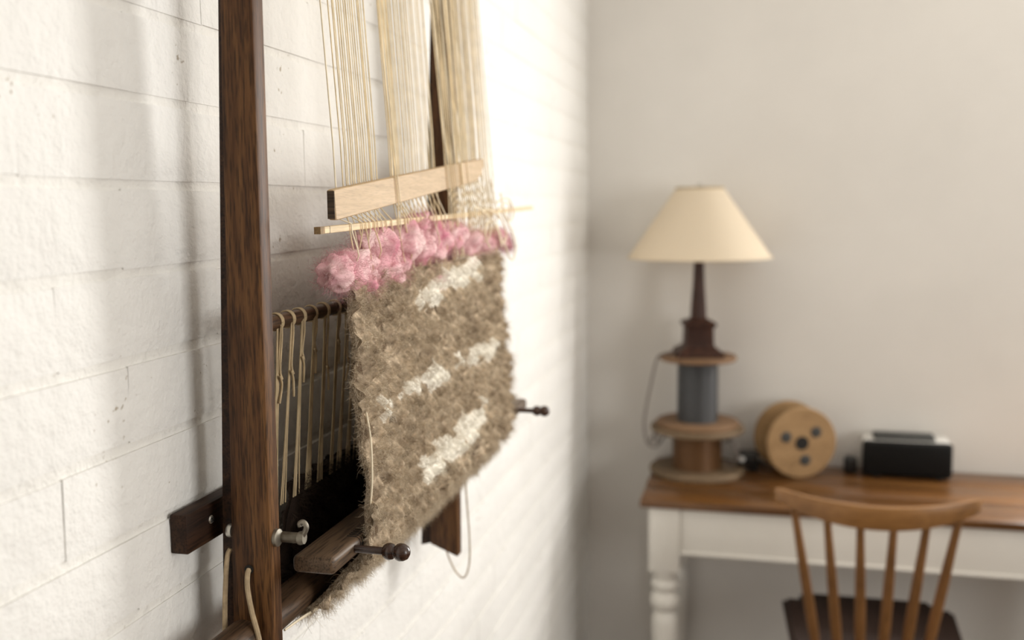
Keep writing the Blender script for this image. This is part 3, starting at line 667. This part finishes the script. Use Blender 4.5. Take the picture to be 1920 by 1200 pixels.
st.bm.free(); st.bm = bm; st.build('seat', M_SEAT, chair, 50)
for sx in (-1, 1):
    for yy, y2 in ((2.43, 2.38), (2.73, 2.79)):
        MB().tube([(CX+.02+sx*.15, yy, .435), (CX+.02+sx*.165, (yy+y2)/2, .25), (CX+.02+sx*.19, y2, .002)], [.014, .018, .012], 14).build('leg', M_CHAIRV, chair)
    MB().tube([(CX+.02+sx*.168, 2.40, .21), (CX+.02+sx*.168, 2.765, .21)], .009, 10).build('stretcher', M_CHAIRV, chair)
MB().tube([(CX-.148, 2.58, .21), (CX+.188, 2.58, .21)], .009, 10).build('stretcher', M_CHAIRV, chair)

# ------------------------------------------------------------------ spools and lamp
LX, LY = .355, 2.972
def spool_upright(z0, r_lo, r_hi, rc, h, t0, t1, mlo, mhi, mcore, label):
    s = empty('wire_spool', (LX, LY, z0), label, 'spool', 'wooden wire spools on the table')
    MB().lathe([(r_lo-.003, 0), (r_lo, .003), (r_lo, t0-.003), (r_lo-.003, t0), (0, t0)], (LX, LY, z0), 56).build('flange', mlo, s, 35)
    MB().lathe([(rc, t0), (rc, h-t1)], (LX, LY, z0), 48).build('wound_wire', mcore, s, 35)
    MB().lathe([(r_hi-.003, h-t1), (r_hi, h-t1+.003), (r_hi, h-.003), (r_hi-.003, h), (.02, h), (.02, h-.004), (0, h-.004)], (LX, LY, z0), 56).build('flange', mhi, s, 35)
    return s
spool_upright(TZ+.0005, .140, .138, .073, .143, .016, .015, M_PLYD, M_PLYD, M_COPPER, 'wide spool wound with copper wire standing on the table, lowest of the stack')
spool_upright(TZ+.1440, .122, .113, .060, .210, .014, .013, M_FIBREB, M_FIBREB, M_GREYWIRE, 'spool wound with grey wire standing on the copper spool under the lamp')
LZ = TZ+.3545
lamp = empty('table_lamp', (LX, LY, LZ), 'table lamp with cream cone shade and dark turned column on stacked spools', 'lamp')
lb = MB(); bm_ = bmesh.new()
def sq(prof, seg=4, rot=45): return MB().lathe(prof, (LX, LY, LZ), seg, Matrix.Rotation(math.radians(rot+12), 4, 'Z'))
sq([(.095, 0), (.095, .010), (.088, .016), (.062, .028), (.058, .034)]).build('base', M_LAMPW, lamp, 20)
sq([(.0575, .034), (.0555, .083), (.0565, .086)]).build('plinth', M_LAMPW, lamp, 20)
sq([(.060, .086), (.0665, .092), (.0665, .098), (.058, .102), (.04, .107), (.03, .112)]).build('cap', M_LAMPW, lamp, 20)
MB().lathe([(.024, .105), (.0225, .14), (.0175, .21), (.0145, .28), (.0145, .31), (.017, .312), (.017, .318), (.010, .32), (.010, .345)], (LX, LY, LZ), 8).build('column', M_LAMPW, lamp, 20)
SZB, SZT = 1.385, 1.586
sh = MB().lathe([(.208, SZB), (.068, SZT), (.0665, SZT), (.2065, SZB), (.208, SZB)], (LX, LY, 0), 64, close=False).build('shade', M_SHADE, lamp, 50)
for r_, z_ in ((.208, SZB), (.068, SZT)):
    MB().tube([(LX+r_*math.cos(a), LY+r_*math.sin(a), z_) for a in [i*2*math.pi/64 for i in range(65)]], .0028, 8, cap=False).build('trim', M_SHADE if r_ > .1 else M_TRIM, sh, 60)
MB().lathe([(.010, .345), (.011, .39), (.008, .395)], (LX, LY, LZ), 16).build('socket', M_TRIM, lamp)
hp = MB()
for a in range(3):
    an = a*2.094+.3; hp.tube([(LX, LY, SZT-.004), (LX+.067*math.cos(an), LY+.067*math.sin(an), SZT-.001)], .0018, 6)
hp.tube(spline([(LX-.012, LY, LZ+.36), (LX-.03, LY, LZ+.42), (LX, LY, SZT-.003), (LX+.03, LY, LZ+.42), (LX+.012, LY, LZ+.36)], 6), .0015, 6).build('harp', M_TRIM, lamp)
MB().lathe([(.003, SZT-.004), (.008, SZT+.002), (.010, SZT+.008), (.007, SZT+.013), (0, SZT+.016)], (LX, LY, 0), 16).build('finial', M_SILVER, lamp)
MB().lathe([(.012, .395), (.014, .41), (.028, .44), (.029, .455), (.02, .472), (0, .478)], (LX, LY, LZ), 20).build('bulb', M_SOLE, lamp)
MB().tube(spline([(LX-.06, LY-.02, LZ+.006), (LX-.100, LY-.035, LZ+.004), (LX-.118, LY-.04, LZ-.012), (LX-.135, LY-.04, LZ-.09), (LX-.152, LY-.04, LZ-.18), (LX-.152, LY-.045, LZ-.225), (LX-.142, LY-.05, LZ-.262), (LX-.118, LY-.055, LZ-.272), (LX-.10, LY-.02, LZ-.252), (LX-.088, LY+.03, LZ-.235)], 6), .0036, 8).build('cable', M_GREYCORD, lamp)
for k in range(3):
    MB().tube(spline([(LX-.14+.012*k, LY-.05, LZ-.266+.003*k), (LX-.125+.012*k, LY-.055, LZ-.235+.01*k), (LX-.095+.01*k, LY-.035, LZ-.225+.012*k), (LX-.080, LY+.0, LZ-.225)], 6), .003, 8).build('cable_coil', M_GREYCORD, lamp)
# wire ends sprawling on the other side of the copper spool
wo = MB()
for k in range(3): wo.tube(spline([(LX+.078, LY-.03+.01*k, TZ+.115-.01*k), (LX+.105, LY-.06, TZ+.10+.008*k), (LX+.118+.004*k, LY-.055, TZ+.06), (LX+.10, LY-.04, TZ+.025+.012*k), (LX+.079, LY-.01, TZ+.04)], 6), .0016, 6)
tag(wo.build('loose_wire', M_GREYCORD), 'loose dark wire ends curling beside the copper wire spool', 'wire')
ad = empty('power_adaptor', (.512, 3.02, TZ), 'small black power adaptor with a painted pale highlight lying between the spools', 'adaptor')
MB().box((.468, 2.99, TZ+.0165), (.535, 3.05, TZ+.058), .008, 3, Matrix.Identity(4)).box((.508, 2.995, TZ+.0005), (.534, 3.045, TZ+.03), .005).build('body', M_BLACK, ad)
MB().lathe([(.0075, 0), (.0085, .002), (.006, .005), (0, .006)], (.487, 2.991, TZ+.040), 16, Matrix.Rotation(math.radians(90), 4, 'X')).build('painted_glint', M_SOLE, ad)  # pale disc painted in as a highlight on the black body
MB().tube(spline([(.535, 3.03, TZ+.02), (.552, 3.06, TZ+.012), (.553, 3.09, TZ+.006), (.53, 3.11, TZ+.0045), (.49, 3.113, TZ+.0045)], 6), .003, 8).build('cable', M_BLACK, ad)
# spool lying on its side
SA = math.radians(20); SR = .1045; SLN = .118
axv = Vector((math.sin(SA), -math.cos(SA), 0)); SC = Vector((.657, 2.957, TZ+SR+.0006))
MA = Matrix.Translation(SC) @ (axv.to_track_quat('Z', 'Y')).to_matrix().to_4x4()
s3 = empty('wire_spool', (SC.x, SC.y, TZ), 'round wooden spool lying on its side with three dark plugs around its hole', 'spool', 'wooden wire spools on the table')
def tl(mb_prof, seg=56, off=(0, 0)): return MB().lathe(mb_prof, (0, 0, 0), seg, MA @ Matrix.Translation((off[0], off[1], 0)))
tl([(.015, -.013), (SR-.003, -.013), (SR, -.010), (SR, -.003), (SR-.003, 0), (.0208, 0), (.0208, -.012)], close_ := 56).build('flange', M_PLY, s3, 35)
tl([(.015, -SLN), (SR-.003, -SLN), (SR, -SLN+.003), (SR, -SLN+.010), (SR-.003, -SLN+.013), (.015, -SLN+.013)]).build('flange', M_PLY, s3, 35)
tl([(.062, -SLN+.013), (.062, -.013)]).build('core', M_CORE, s3, 35)
tl([(.0205, -.03), (.0205, .0012), (.0205, .0008)]).build('axle_hole', M_DARKIN, s3, 35)
Rm = MA.to_3x3(); iv = Rm.inverted()
for ang_ in (158, 37, -78):
    wv = iv @ (Vector((math.cos(SA), math.sin(SA), 0))*math.cos(math.radians(ang_))+Vector((0, 0, 1))*math.sin(math.radians(ang_)))
    tl([(.0165, -.004), (.0165, .0006), (.015, .0012), (0, .0012)], 24, (wv.x*.052, wv.y*.052)).build('plug', M_DARKGREY, s3, 35)

# ------------------------------------------------------------------ clock radio
RDX0, RDX1, RDY = .829, 1.076, 3.003
radio = empty('dock_speaker', ((RDX0+RDX1)/2, RDY, TZ), 'black fronted dock speaker with silver top standing on the table', 'speaker')
MB().box((RDX0, RDY, TZ+.006), (RDX1, RDY+.024, TZ+.110), .012, 4).build('front_grille', M_BLACKG, radio)
MB().hexa([(RDX0+.004, RDY+.018, TZ+.004), (RDX1-.004, RDY+.018, TZ+.004), (RDX1-.004, RDY+.10, TZ+.004), (RDX0+.004, RDY+.10, TZ+.004),
           (RDX0+.004, RDY+.018, TZ+.109), (RDX1-.004, RDY+.018, TZ+.109), (RDX1-.004, RDY+.10, TZ+.113), (RDX0+.004, RDY+.10, TZ+.113)], .006, 3).build('shell', M_SILVER, radio)
MB().box((RDX0+.034, RDY+.026, TZ+.103), (RDX1-.045, RDY+.085, TZ+.124), .006, 3).build('dock_cradle', M_DARKGREY, radio)
for xx in (RDX0+.03, RDX1-.045): MB().box((xx, RDY+.01, TZ), (xx+.02, RDY+.09, TZ+.0065), .001).build('foot', M_BLACK, radio)
pg = MB().box((.782, 3.035, TZ+.0005), (.820, 3.075, TZ+.05), .008, 3).build('power_plug', M_BLACK); tag(pg, 'small black plug block lying beside the dock speaker', 'plug')
